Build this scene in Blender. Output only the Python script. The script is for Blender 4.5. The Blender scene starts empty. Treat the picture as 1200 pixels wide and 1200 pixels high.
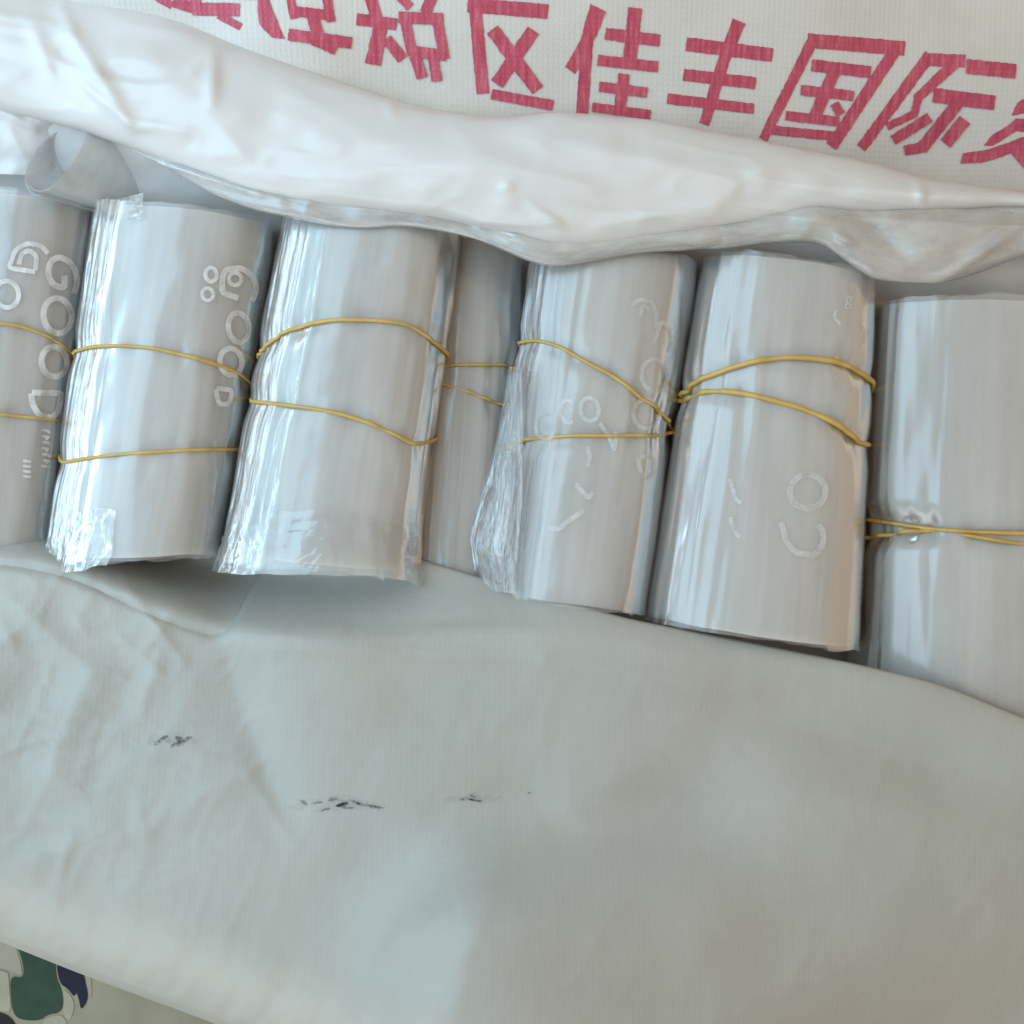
import bpy, math, random
import numpy as np
from mathutils import Vector

# ------------------------------------------------------------------ camera, world, lamps, exposure
scene = bpy.context.scene
C = scene.collection
D = 0.65            # camera height above the plane of the roll axes
K = 0.0005          # metres per photo pixel on that plane (photo is 1200 px)

cam_d = bpy.data.cameras.new('camera')
cam_d.sensor_width = 36.0
cam_d.lens = 36.0 * D / 0.6
cam_d.clip_start = 0.02
cam_d.clip_end = 50
cam = bpy.data.objects.new('camera', cam_d)
C.objects.link(cam)
cam.location = (0, 0, D)
scene.camera = cam

world = bpy.data.worlds.new('World')
scene.world = world
world.use_nodes = True
wb = world.node_tree.nodes['Background']
wb.inputs[0].default_value = (0.635, 0.525, 0.395, 1)
wb.inputs[1].default_value = 0.64


def area(name, loc, target, sx, sy, power, col):
    l = bpy.data.lights.new(name, 'AREA')
    l.shape = 'RECTANGLE'
    l.size = sx
    l.size_y = sy
    l.energy = power
    l.color = col
    o = bpy.data.objects.new(name, l)
    C.objects.link(o)
    o.location = loc
    d = Vector(target) - Vector(loc)
    o.rotation_euler = d.to_track_quat('-Z', 'Y').to_euler()
    return o


area('window_light', (-0.92, 0.20, 0.85), (-0.34, 0.05, 0), 1.3, 1.2, 17.0, (0.47, 0.78, 1.0))
area('ceiling_light', (0.45, 0.30, 1.20), (0.2, 0.1, 0), 1.6, 1.5, 2.8, (1.0, 0.71, 0.48))
area('doorway_light', (-0.50, -1.30, 0.30), (-0.1, -0.3, 0), 1.2, 0.8, 6.0, (0.92, 0.99, 1.0))
scene.cycles.max_bounces = 6
scene.cycles.diffuse_bounces = 4
scene.cycles.glossy_bounces = 3
scene.cycles.transmission_bounces = 4
scene.cycles.transparent_max_bounces = 6
scene.cycles.caustics_reflective = False
scene.cycles.caustics_refractive = False

vs = scene.view_settings
vs.view_transform = 'Standard'
vs.look = 'None'
vs.gamma = 1
vs.exposure = 0.12
vs.use_curve_mapping = False

# ------------------------------------------------------------------ helpers
rng = np.random.RandomState(7)
TAB = rng.rand(256, 256) * 2 - 1


def P(px, py, z):
    """a photo pixel at height z -> world point(s)"""
    px, py, z = np.broadcast_arrays(np.asarray(px, float), np.asarray(py, float), np.asarray(z, float))
    f = K * (D - z) / D
    return np.stack([(px - 600) * f, (600 - py) * f, z], -1)


def to_px(v):
    f = K * (D - v[..., 2]) / D
    return v[..., 0] / f + 600, 600 - v[..., 1] / f


def vnoise(x, y, seed=0):
    x, y = np.broadcast_arrays(np.asarray(x, float), np.asarray(y, float))
    x = x + seed * 17.31
    y = y + seed * 9.77
    xi = np.floor(x).astype(int)
    yi = np.floor(y).astype(int)
    fx = x - xi
    fy = y - yi
    fx = fx * fx * fx * (fx * (fx * 6 - 15) + 10)
    fy = fy * fy * fy * (fy * (fy * 6 - 15) + 10)
    a = TAB[xi % 256, yi % 256]
    b = TAB[(xi + 1) % 256, yi % 256]
    c = TAB[xi % 256, (yi + 1) % 256]
    d = TAB[(xi + 1) % 256, (yi + 1) % 256]
    return (a * (1 - fx) + b * fx) * (1 - fy) + (c * (1 - fx) + d * fx) * fy


def fbm(x, y, seed=0, o=4):
    r = 0
    a = 1
    for i in range(o):
        r = r + a * vnoise(x * 2 ** i, y * 2 ** i, seed + i * 3)
        a *= 0.5
    return r


def ridged(x, y, seed=0, o=3):
    r = 0
    a = 1
    for i in range(o):
        r = r + a * (1 - 2 * np.abs(vnoise(x * 2 ** i, y * 2 ** i, seed + i * 5))) ** 2
        a *= 0.5
    return r


def sm(a, b, x):
    t = np.clip((x - a) / (b - a), 0, 1)
    return t * t * (3 - 2 * t)


def curve(pts, x):
    """smooth y(x) through traced points"""
    p = np.array(pts, float)
    xs = np.linspace(p[0, 0], p[-1, 0], 600)
    ys = np.interp(xs, p[:, 0], p[:, 1])
    k = np.hanning(31)
    k /= k.sum()
    ys = np.convolve(np.pad(ys, 15, mode='edge'), k, mode='valid')
    return np.interp(x, xs, ys)


def link(name, me, mat, parent=None):
    me.materials.append(mat)
    o = bpy.data.objects.new(name, me)
    C.objects.link(o)
    if parent is not None:
        o.parent = parent
    return o


def grid(name, V, mat, parent=None, uv=None, closed=False, thick=0.0):
    n, m = V.shape[:2]
    idx = np.arange(n * m).reshape(n, m)
    if closed:
        idx = np.concatenate([idx, idx[:, :1]], 1)
    f = np.stack([idx[:-1, :-1], idx[:-1, 1:], idx[1:, 1:], idx[1:, :-1]], -1).reshape(-1, 4)
    me = bpy.data.meshes.new(name)
    me.from_pydata(V.reshape(-1, 3).tolist(), [], f.tolist())
    if uv is not None:
        ul = me.uv_layers.new(name='UVMap')
        li = np.empty(len(me.loops), dtype=np.int32)
        me.loops.foreach_get('vertex_index', li)
        U = uv.reshape(-1, 2)[li]
        if closed:   # last column wraps to 1
            Uq = U.reshape(-1, 4, 2)
            w = (Uq[:, :, 0].max(1) - Uq[:, :, 0].min(1)) > 0.5
            q = Uq[w]
            q[:, :, 0] = np.where(q[:, :, 0] < 0.5, q[:, :, 0] + 1, q[:, :, 0])
            Uq[w] = q
            U = Uq.reshape(-1, 2)
        ul.data.foreach_set('uv', U.astype(np.float32).ravel())
    me.polygons.foreach_set('use_smooth', [True] * len(me.polygons))
    me.update()
    o = link(name, me, mat, parent)
    if thick:
        md = o.modifiers.new('thickness', 'SOLIDIFY')
        md.thickness = thick
        md.offset = -1
    return o


def tube(name, pts, r, mat, parent=None, closed=False, sides=8):
    pts = np.array(pts, float)
    if closed:
        t = np.roll(pts, -1, 0) - np.roll(pts, 1, 0)
    else:
        t = np.gradient(pts, axis=0)
    t /= np.linalg.norm(t, axis=1)[:, None] + 1e-12
    n = np.zeros_like(t)
    ref = np.array([0, 1.0, 0])
    for i in range(len(t)):
        a = ref - t[i] * np.dot(ref, t[i])
        if np.linalg.norm(a) < 1e-4:
            a = np.array([1.0, 0, 0]) - t[i] * t[i][0]
        n[i] = a / np.linalg.norm(a)
        ref = n[i]
    b = np.cross(t, n)
    an = np.linspace(0, 2 * np.pi, sides, endpoint=False)
    r = np.broadcast_to(np.asarray(r, float), (len(pts),))
    V = pts[:, None] + (n[:, None] * np.cos(an)[None, :, None] + b[:, None] * np.sin(an)[None, :, None]) * r[:, None, None]
    if closed:
        V = np.concatenate([V, V[:1]], 0)
    return grid(name, V, mat, parent, closed=True)


def empty(name, loc):
    o = bpy.data.objects.new(name, None)
    C.objects.link(o)
    o.empty_display_size = 0.02
    o.location = loc
    return o


def adopt(o, parent):
    """parent a part whose vertices are in world coordinates"""
    o.parent = parent
    o.matrix_parent_inverse = parent.matrix_basis.inverted()


def tag(o, label=None, cat=None, group=None, kind=None):
    for k, v in (('label', label), ('category', cat), ('group', group), ('kind', kind)):
        if v:
            o[k] = v


# ------------------------------------------------------------------ materials
class NT:
    def __init__(self, name):
        self.m = bpy.data.materials.new(name)
        self.m.use_nodes = True
        self.t = self.m.node_tree
        self.t.nodes.clear()
        self.out = self.n('ShaderNodeOutputMaterial')

    def n(self, typ, **kw):
        nd = self.t.nodes.new(typ)
        for k, v in kw.items():
            if k[0] == 'i' and k[1:].isdigit():
                s = nd.inputs[int(k[1:])]
                self.put(s, v)
            elif k.startswith('in_'):
                self.put(nd.inputs[k[3:].replace('_', ' ')], v)
            else:
                setattr(nd, k, v)
        return nd

    def put(self, s, v):
        if isinstance(v, bpy.types.NodeSocket):
            self.t.links.new(v, s)
        else:
            s.default_value = v

    def coords(self, kind, scale):
        tc = self.n('ShaderNodeTexCoord')
        mp = self.n('ShaderNodeMapping', i0=tc.outputs[kind])
        mp.inputs['Scale'].default_value = scale
        return mp.outputs[0]

    def noise(self, vec, scale=1.0, detail=3.0, rough=0.5, dist=0.0):
        nd = self.n('ShaderNodeTexNoise', i0=vec)
        nd.inputs['Scale'].default_value = scale
        nd.inputs['Detail'].default_value = detail
        nd.inputs['Roughness'].default_value = rough
        nd.inputs['Distortion'].default_value = dist
        return nd.outputs[0]

    def ramp(self, fac, stops):
        nd = self.n('ShaderNodeValToRGB', i0=fac)
        e = nd.color_ramp.elements
        while len(e) < len(stops):
            e.new(0.5)
        for i, (p, c) in enumerate(stops):
            e[i].position = p
            e[i].color = c if len(c) == 4 else (*c, 1)
        return nd.outputs[0]

    def math(self, op, a, b=0.0):
        return self.n('ShaderNodeMath', operation=op, i0=a, i1=b).outputs[0]

    def bump(self, h, dist, strength=1.0, normal=None):
        nd = self.n('ShaderNodeBump')
        nd.inputs['Strength'].default_value = strength
        nd.inputs['Distance'].default_value = dist
        self.put(nd.inputs['Height'], h)
        if normal is not None:
            self.put(nd.inputs['Normal'], normal)
        return nd.outputs[0]

    def bsdf(self, **kw):
        b = self.n('ShaderNodeBsdfPrincipled')
        for k, v in kw.items():
            self.put(b.inputs[k.replace('_', ' ')], v)
        return b.outputs[0]

    def mix(self, fac, a, b):
        return self.n('ShaderNodeMixShader', i0=fac, i1=a, i2=b).outputs[0]

    def done(self, sh):
        self.t.links.new(sh, self.out.inputs[0])
        return self.m


def mat_wound_film():
    """many layers of clear film: milky body, mirror-like skin, streaks along the roll"""
    n = NT('wound clear film')
    st = n.noise(n.coords('UV', (70, 1.3, 1)), 1.0, 4, 0.6)
    st2 = n.noise(n.coords('UV', (16, 0.8, 1)), 1.0, 3, 0.5)
    lump = n.noise(n.coords('UV', (7, 7, 1)), 1.0, 3, 0.5, 0.6)
    pane = n.noise(n.coords('UV', (9, 1.6, 1)), 1.0, 2, 0.5, 0.5)
    s = n.math('ADD', n.math('MULTIPLY', st, 0.35), n.math('ADD', n.math('MULTIPLY', st2, 0.25), n.math('MULTIPLY', pane, 0.40)))
    col = n.ramp(s, [(0.30, (0.42, 0.425, 0.42)), (0.5, (0.51, 0.515, 0.51)), (0.70, (0.62, 0.625, 0.62))])
    ro = n.ramp(n.math('ADD', n.math('MULTIPLY', st, 0.5), n.math('MULTIPLY', lump, 0.5)),
                [(0.35, (0.26,) * 3), (0.65, (0.45,) * 3)])
    bp = n.bump(lump, 0.0020, 0.14)
    bp = n.bump(st2, 0.0012, 0.28, bp)
    bp = n.bump(st, 0.0005, 0.35, bp)
    pr = n.bsdf(Base_Color=col, Roughness=ro, Normal=bp, IOR=1.35, Subsurface_Weight=0.85,
                Subsurface_Radius=(0.020, 0.020, 0.019), Subsurface_Scale=1.0)
    return n.done(pr)


def mat_clear_film(name, body, rough=0.12, uvs=(40, 2, 1), bd=0.001, gloss=1.1):
    """one or two layers of clear film"""
    n = NT(name)
    st = n.noise(n.coords('UV', uvs), 1.0, 4, 0.6)
    lump = n.noise(n.coords('UV', (6, 6, 1)), 1.0, 3, 0.5, 0.8)
    bp = n.bump(lump, bd * 2.0, 0.6)
    bp = n.bump(st, bd * 0.5, 0.5, bp)
    pr = n.bsdf(Base_Color=(0.82, 0.83, 0.82, 1), Roughness=rough, Normal=bp, IOR=1.5)
    gl = n.n('ShaderNodeBsdfGlossy', in_Roughness=rough, in_Normal=bp)
    gl.inputs['Color'].default_value = (0.95, 0.95, 0.95, 1)
    tr = n.n('ShaderNodeBsdfTransparent')
    fr = n.n('ShaderNodeFresnel', in_IOR=1.55, in_Normal=bp).outputs[0]
    fr = n.math('MINIMUM', n.math('MULTIPLY', fr, gloss), 0.4)
    bodyf = n.math('MULTIPLY', n.ramp(st, [(0.3, (0.4,) * 3), (0.7, (1,) * 3)]), body)
    a = n.mix(bodyf, tr.outputs[0], pr)
    return n.done(n.mix(fr, a, gl.outputs[0]))


def mat_liner():
    n = NT('milky liner film')
    g = n.coords('Generated', (1, 1, 1))
    w = n.noise(n.coords('Object', (8, 22, 10)), 1.0, 4, 0.5, 1.0)
    col = n.ramp(w, [(0.3, (0.84, 0.835, 0.83)), (0.7, (0.90, 0.90, 0.90))])
    cr = n.n('ShaderNodeTexNoise', noise_type='RIDGED_MULTIFRACTAL', i0=n.coords('Object', (7, 16, 9)))
    cr.inputs['Scale'].default_value = 1.0
    cr.inputs['Detail'].default_value = 3.0
    cr.inputs['Distortion'].default_value = 0.7
    bp = n.bump(w, 0.004, 0.12)
    bp = n.bump(cr.outputs[0], 0.0030, 0.17, bp)
    c2 = n.n('ShaderNodeTexNoise', noise_type='RIDGED_MULTIFRACTAL', i0=n.coords('Object', (22, 48, 20)))
    c2.inputs['Scale'].default_value = 1.0
    c2.inputs['Detail'].default_value = 2.0
    c2.inputs['Distortion'].default_value = 1.2
    bp = n.bump(c2.outputs[0], 0.0009, 0.14, bp)
    vo = n.n('ShaderNodeTexVoronoi', i0=n.coords('Object', (10, 26, 12)))
    vo.inputs['Scale'].default_value = 1.0
    bp = n.bump(vo.outputs['Distance'], 0.006, 0.17, bp)
    v2 = n.n('ShaderNodeTexVoronoi', i0=n.coords('Object', (34, 70, 30)))
    v2.inputs['Scale'].default_value = 1.0
    bp = n.bump(v2.outputs['Distance'], 0.0022, 0.17, bp)
    pr = n.bsdf(Base_Color=col, Roughness=0.27, Normal=bp, IOR=1.52)
    tl = n.n('ShaderNodeBsdfTranslucent', in_Normal=bp)
    tl.inputs[0].default_value = (0.8, 0.8, 0.79, 1)
    return n.done(n.mix(0.22, pr, tl.outputs[0]))


def weave_height(n, sx, sy):
    a = n.n('ShaderNodeTexWave', i0=n.coords('Object', (sx, sx * 0.13, 1)), bands_direction='X')
    a.inputs['Scale'].default_value = 1.0
    a.inputs['Distortion'].default_value = 0.6
    b = n.n('ShaderNodeTexWave', i0=n.coords('Object', (sy * 0.13, sy, 1)), bands_direction='Y')
    b.inputs['Scale'].default_value = 1.0
    b.inputs['Distortion'].default_value = 0.6
    return n.math('MULTIPLY', a.outputs['Fac'], b.outputs['Fac'])


def mat_sack(name, c0, c1, weave, rough):
    n = NT(name)
    h = weave_height(n, 105, 105)
    v = n.noise(n.coords('Object', (9, 9, 9)), 1.0, 4, 0.6)
    fine = n.noise(n.coords('Object', (300, 120, 1)), 1.0, 3, 0.6)
    col = n.ramp(v, [(0.3, c0), (0.7, c1)])
    bp = n.bump(v, 0.006, 0.35)
    bp = n.bump(h, 0.0010, weave, bp)
    bp = n.bump(fine, 0.0004, 0.3, bp)
    return n.done(n.bsdf(Base_Color=col, Roughness=rough, Normal=bp, IOR=1.48))


def mat_ink():
    n = NT('red ink on weave')
    h = weave_height(n, 105, 105)
    s = n.noise(n.coords('Object', (420, 60, 1)), 1.0, 3, 0.6)
    k = n.math('ADD', n.math('MULTIPLY', h, 0.06), n.math('MULTIPLY', s, 0.95))
    col = n.ramp(k, [(0.30, (0.41, 0.045, 0.095)), (0.52, (0.53, 0.08, 0.14)), (0.72, (0.60, 0.18, 0.235))])
    bp = n.bump(h, 0.0008, 0.2)
    return n.done(n.bsdf(Base_Color=col, Roughness=0.5, Normal=bp))


def mat_plain(name, c, rough=0.5, var=0.15, sc=40, sss=0.0):
    n = NT(name)
    v = n.noise(n.coords('Object', (sc, sc, sc)), 1.0, 4, 0.6)
    lo = tuple(x * (1 - var) for x in c)
    hi = tuple(min(1, x * (1 + var)) for x in c)
    col = n.ramp(v, [(0.3, lo), (0.7, hi)])
    bp = n.bump(v, 0.0006, 0.4)
    return n.done(n.bsdf(Base_Color=col, Roughness=rough, Normal=bp))


def mat_print(name, lo, hi):
    n = NT(name)
    v = n.noise(n.coords('Object', (160, 160, 160)), 1.0, 3, 0.6)
    pr = n.bsdf(Base_Color=(0.93, 0.94, 0.94, 1), Roughness=0.5)
    tr = n.n('ShaderNodeBsdfTransparent')
    f = n.ramp(v, [(0.3, (lo,) * 3), (0.65, (hi,) * 3)])
    return n.done(n.mix(f, tr.outputs[0], pr))


def mat_smudge(name, sc, top):
    n = NT(name)
    v = n.noise(n.coords('Object', (sc, sc, 1)), 1.0, 3, 0.6)
    pr = n.bsdf(Base_Color=(0.06, 0.06, 0.06, 1), Roughness=0.6)
    tr = n.n('ShaderNodeBsdfTransparent')
    f = n.ramp(v, [(0.35, (0.0,) * 3), (0.66, (top,) * 3)])
    return n.done(n.mix(f, tr.outputs[0], pr))


M_WOUND = mat_wound_film()
M_WRAP = mat_clear_film('clear outer film', 0.16, 0.17, (40, 2, 1), 0.0005, 0.42)
M_TAIL = mat_clear_film('clear film tail', 0.24, 0.22, (26, 2, 1), 0.0005, 0.42)
M_LOOSE = mat_clear_film('loose clear film', 0.32, 0.15, (14, 3, 1), 0.002)
M_LINER = mat_liner()
M_THIN = mat_clear_film('thin liner film', 0.5, 0.25, (4, 3, 1), 0.0007)
M_CURL = mat_clear_film('soft curled film', 0.5, 0.3, (3, 3, 1), 0.001, 0.6)
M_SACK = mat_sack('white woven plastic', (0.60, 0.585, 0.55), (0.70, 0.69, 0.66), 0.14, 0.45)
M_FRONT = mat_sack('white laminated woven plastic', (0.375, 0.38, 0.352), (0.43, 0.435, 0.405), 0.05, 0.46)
M_INK = mat_ink()
M_BAND = mat_plain('amber rubber', (0.60, 0.40, 0.10), 0.45, 0.12, 60)
M_PRINT = mat_print('white print on film', 0.38, 0.72)
M_FAINT = mat_print('worn white print on film', 0.14, 0.42)
M_SMUDGE = mat_smudge('dark ink smudge', 700, 0.6)
M_BLEED = mat_smudge('thin grey ink bleed', 330, 0.07)
M_TAN = mat_plain('khaki cotton', (0.29, 0.265, 0.19), 0.85, 0.12, 30)
M_TANL = mat_plain('pale khaki print', (0.335, 0.31, 0.235), 0.85, 0.10, 60)
M_GREEN = mat_plain('forest green print', (0.024, 0.052, 0.028), 0.85, 0.15, 90)
M_NAVY = mat_plain('navy print', (0.006, 0.007, 0.020), 0.85, 0.2, 90)
M_BLACK = mat_plain('black print', (0.012, 0.012, 0.010), 0.85, 0.2, 90)

# ------------------------------------------------------------------ ground: camouflage cloth
ZG = -0.11
gx = np.linspace(-1.4, 1.4, 90)
gy = np.linspace(1.2, -1.3, 80)
GX, GY = np.meshgrid(gx, gy)


def zground(x, y):
    return ZG + 0.004 * fbm(x * 6, y * 6, 2, 3)


cloth = grid('camouflage_cloth', np.stack([GX, GY, zground(GX, GY)], -1), M_TAN,
             uv=np.stack([GX, GY], -1))
tag(cloth, 'khaki camouflage cloth under the sack with green and navy patches', kind='structure')


def flat_poly(name, pts, zf, mat, parent, chaikin=0, lift=0.0006, dens=6.0):
    """fill a traced outline with a fine patch that follows the surface zf"""
    p = np.array(pts, float)
    import bmesh
    bm = bmesh.new()
    for _ in range(chaikin):      # round the traced corners
        nx_ = np.roll(p, -1, 0)
        p = np.stack([p * 0.75 + nx_ * 0.25, p * 0.25 + nx_ * 0.75], 1).reshape(-1, 2)
    q = []
    for i in range(len(p)):
        a, b = p[i], p[(i + 1) % len(p)]
        L = np.linalg.norm(b - a)
        k = max(1, int(L / dens))
        for j in range(k):
            q.append(a + (b - a) * j / k)
    q = np.array(q)
    vs_ = [bm.verts.new((x, y, 0)) for x, y in q]
    bm.faces.new(vs_)
    bmesh.ops.triangulate(bm, faces=bm.faces[:])
    # refine long inner edges so that the patch bends with the surface
    for _ in range(3):
        es = [e for e in bm.edges if e.calc_length() > dens * 2.2 and not e.is_boundary]
        if not es:
            break
        bmesh.ops.subdivide_edges(bm, edges=es, cuts=1)
        bmesh.ops.triangulate(bm, faces=bm.faces[:])
    co = np.array([v.co[:2] for v in bm.verts])
    W = zf(co[:, 0], co[:, 1])
    for v, w in zip(bm.verts, W):
        v.co = (w[0], w[1], w[2] + lift)
    bm.normal_update()
    for f in bm.faces:
        if f.normal.z < 0:
            f.normal_flip()
        f.smooth = True
    me = bpy.data.meshes.new(name)
    bm.to_mesh(me)
    bm.free()
    return link(name, me, mat, parent)


def on_ground(px, py):
    w = P(px, py, ZG)
    w[..., 2] = zground(w[..., 0], w[..., 1])
    return P(px, py, w[..., 2])


def zoomc(pts, s=0.21667, x0=0, y0=1080):
    return [(x0 + a * s, y0 + b * s) for a, b in pts]


flat_poly('printed_patch', zoomc([(84, 100), (300, 190), (303, 300), (330, 350), (346, 430), (332, 490), (260, 500),
          (220, 535), (110, 530), (70, 490), (62, 400), (55, 290), (128, 306), (130, 230)]), on_ground, M_GREEN, cloth, 2)
flat_poly('printed_patch', zoomc([(304, 190), (445, 245), (462, 320), (482, 415), (440, 482), (430, 425), (412, 370),
          (405, 410), (370, 362), (320, 330)]), on_ground, M_NAVY, cloth, 2)
flat_poly('printed_patch', zoomc([(-60, 470), (0, 488), (40, 500), (85, 545), (110, 640), (-60, 640)]), on_ground, M_BLACK, cloth, 2)
flat_poly('printed_patch', zoomc([(-120, 60), (75, 100), (118, 230), (122, 296), (50, 255), (-120, 236)]), on_ground, M_TANL, cloth, 2)
flat_poly('printed_patch', zoomc([(-120, 246), (45, 266), (48, 300), (56, 400), (62, 485), (20, 484), (-120, 440)]), on_ground, M_TANL, cloth, 2)
flat_poly('printed_patch', zoomc([(340, 362), (372, 382), (398, 420), (404, 470), (378, 540), (340, 494), (352, 430)]), on_ground, M_TANL, cloth, 2)
flat_poly('printed_patch', zoomc([(462, 255), (490, 268), (500, 380), (490, 420), (474, 330)]), on_ground, M_TANL, cloth, 2)
flat_poly('printed_patch', zoomc([(262, 512), (330, 500), (366, 545), (360, 620), (240, 620), (228, 545)]), on_ground, M_TANL, cloth, 2)
rr = random.Random(3)
for k in range(16):
    cx, cy = rr.uniform(-620, 500), rr.uniform(1290, 1900)
    if k % 3 == 0:
        cx, cy = rr.uniform(-700, -200), rr.uniform(700, 1300)
    R_ = rr.uniform(30, 70)
    blob = []
    for j in range(14):
        a = j / 14 * 2 * math.pi
        r = R_ * rr.uniform(0.55, 1.25)
        blob.append((cx + r * math.cos(a) * 1.3, cy + r * math.sin(a)))
    flat_poly('printed_patch', blob, on_ground, [M_GREEN, M_NAVY, M_TANL, M_BLACK][k % 4], cloth, 2,
              lift=0.0010 + 0.0003 * k, dens=14)

# ------------------------------------------------------------------ the sack
sack = empty('woven_sack', (0, 0, ZG))
tag(sack, 'open white woven plastic sack with red printed characters holding the bag rolls', 'sack')


# back panel -------------------------------------------------------
def back_z(px, py):
    z = 0.022 + 0.012 * np.sin(px * 0.0042 + 0.6) + 0.006 * fbm(px * 0.004, py * 0.006, 11, 2)
    z = z - 0.00012 * (py - 120)
    z = z - 0.02 * sm(700, 1300, px)
    z = z - 0.022 * sm(-40, -320, py)
    return z


def on_back(px, py):
    return P(px, py, back_z(px, py))


UP = [(-450, -190), (-200, -110), (60, -8), (130, 2), (190, 14), (260, 45), (330, 72), (420, 104), (500, 128), (590, 140),
      (640, 130), (760, 140), (880, 163), (1000, 186), (1100, 212), (1200, 224), (1400, 250), (1700, 290)]
bx_ = np.linspace(-420, 1650, 180)
bs_ = np.linspace(0, 1, 80)[:, None]
by_ = -420 + (curve(UP, bx_)[None] + 26 + 420) * bs_
bx_ = np.broadcast_to(bx_, by_.shape)
BV = on_back(bx_, by_)
back = grid('back_panel', BV, M_SACK, uv=np.stack([bx_ / 1200, by_ / 1200], -1))
adopt(back, sack)
BACKP = back


def stroke(a, b, w, w2=None, c=None):
    """outline of one brush bar from a to b, optionally bent through c"""
    w2 = w2 or w
    pts = [np.array(a, float)] + ([np.array(c, float)] if c is not None else []) + [np.array(b, float)]
    ws = np.linspace(w, w2, len(pts)) / 2
    L, R = [], []
    for i, p in enumerate(pts):
        d = pts[min(i + 1, len(pts) - 1)] - pts[max(i - 1, 0)]
        d /= np.linalg.norm(d)
        nrm = np.array([-d[1], d[0]])
        L.append(p + nrm * ws[i])
        R.append(p - nrm * ws[i])
    return [tuple(x) for x in L] + [tuple(x) for x in R[::-1]]


def character(strokes, name='printed_character'):
    """one printed character: all its bars in one mesh, each a hair higher than the bar it crosses"""
    import bmesh
    objs = []
    for i, s in enumerate(strokes):
        out = s if isinstance(s, list) else stroke(*s)
        p = np.array(out)
        # ragged ink edge from the weave
        q = []
        for k in range(len(p)):
            a, b = p[k], p[(k + 1) % len(p)]
            n_ = max(2, int(np.linalg.norm(b - a) / 3))
            for j in range(n_):
                t = a + (b - a) * j / n_
                if j:
                    t = t + np.array([vnoise(t[0] * .45, t[1] * .45, 5), vnoise(t[0] * .45, t[1] * .45, 8)]) * 0.6
                q.append(t)
        o = flat_poly(name, q, on_back, M_INK, None, lift=0.00045 + 0.00006 * i, dens=5)
        objs.append(o)
    base = bmesh.new()
    for o in objs:
        base.from_mesh(o.data)
    me = objs[0].data
    base.to_mesh(me)
    base.free()
    for o in objs[1:]:
        m_ = o.data
        bpy.data.objects.remove(o)
        bpy.data.meshes.remove(m_)
    adopt(objs[0], BACKP)
    return objs[0]


CH = [
    # gang (mostly hidden)
    [((182, -4), (202, 7), 9), ((203, 2), (236, 13), 13), ((226, 11), (281, 12), 15), ((256, 18), (282, 32), 9),
     ((215, -12), (300, -6), 12), ((225, -30), (230, 8), 12)],
    # bao
    [[(302, -20), (316, -20), (316, 2), (323, 20), (334, 46), (318, 44), (304, 29), (302, 10)],
     ((338, -14), (345, 22), 10), ((381, -14), (388, 26), 11), ((340, 13), (390, 19), 12), ((366, 18), (373, 42), 14),
     ((338, 41), (412, 51), 14), ((366, 48), (394, 60), 10)],
    # shui
    [((433, -8), (443, 28), 14), ((418, 23), (465, 29), 14), ((447, 26), (437, 76), 16, 19), ((453, 46), (472, 70), 13),
     ((468, -4), (481, 9), 11), ((507, -5), (498, 16), 13), ((467, 21), (519, 23), 14), ((473, 16), (483, 64), 12),
     ((511, 18), (521, 70), 12), ((479, 60), (523, 66), 13), ((486, 66), (495, 92), 13), ((507, 68), (512, 96), 12)],
    # qu
    [((548, 6), (642, 14), 17), ((556, 2), (566, 110), 15), ((625, 36), (582, 99), 16), ((577, 35), (630, 106), 16),
     ((576, 111), (648, 124), 12)],
    # jia
    [[(692, 5), (710, 14), (700, 40), (688, 62), (674, 87), (662, 79), (680, 48)], ((688, 44), (682, 134), 14),
     ((744, 10), (737, 76), 16), ((709, 40), (773, 48), 14), ((700, 71), (771, 79), 13), ((731, 87), (726, 130), 13),
     ((702, 102), (758, 109), 12), ((694, 126), (762, 135), 11)],
    # feng
    [((866, 25), (825, 146), 16, 12, (849, 68)), ((804, 52), (905, 65), 16), ((801, 88), (885, 98), 14),
     ((782, 116), (883, 128), 12)],
    # guo
    [((946, 48), (1060, 57), 17), ((954, 44), (894, 164), 13, 11), ((1052, 54), (974, 172), 14), ((901, 152), (976, 160), 11),
     ((951, 77), (1020, 85), 14), ((938, 106), (1000, 113), 12), ((920, 136), (983, 143), 11), ((979, 80), (953, 140), 14),
     ((977, 122), (985, 135), 11)],
    # ji
    [((1090, 64), (1009, 174), 14, 12), ((1084, 70), (1131, 72), 15), ((1123, 70), (1074, 116), 13, 11),
     ((1076, 111), (1039, 149), 11, 9, (1071, 134)), ((1132, 78), (1190, 84), 17), ((1093, 112), (1165, 121), 17),
     ((1123, 120), (1079, 175), 14), ((1086, 172), (1059, 177), 12), ((1089, 138), (1046, 165), 12),
     ((1130, 141), (1107, 169), 15)],
    # mao (cut by the picture edge)
    [[(1185, 136), (1192, 121), (1202, 114), (1240, 104), (1250, 122), (1200, 133)],
     [(1152, 171), (1163, 158), (1180, 148), (1190, 139), (1240, 143), (1240, 158), (1190, 154), (1175, 164), (1163, 171)],
     [(1125, 192), (1128, 180), (1155, 176), (1180, 168), (1200, 160), (1240, 158), (1262, 232), (1225, 214), (1200, 198),
      (1184, 180), (1165, 187), (1150, 191)]],
]
for ch in CH:
    character(ch)

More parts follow.
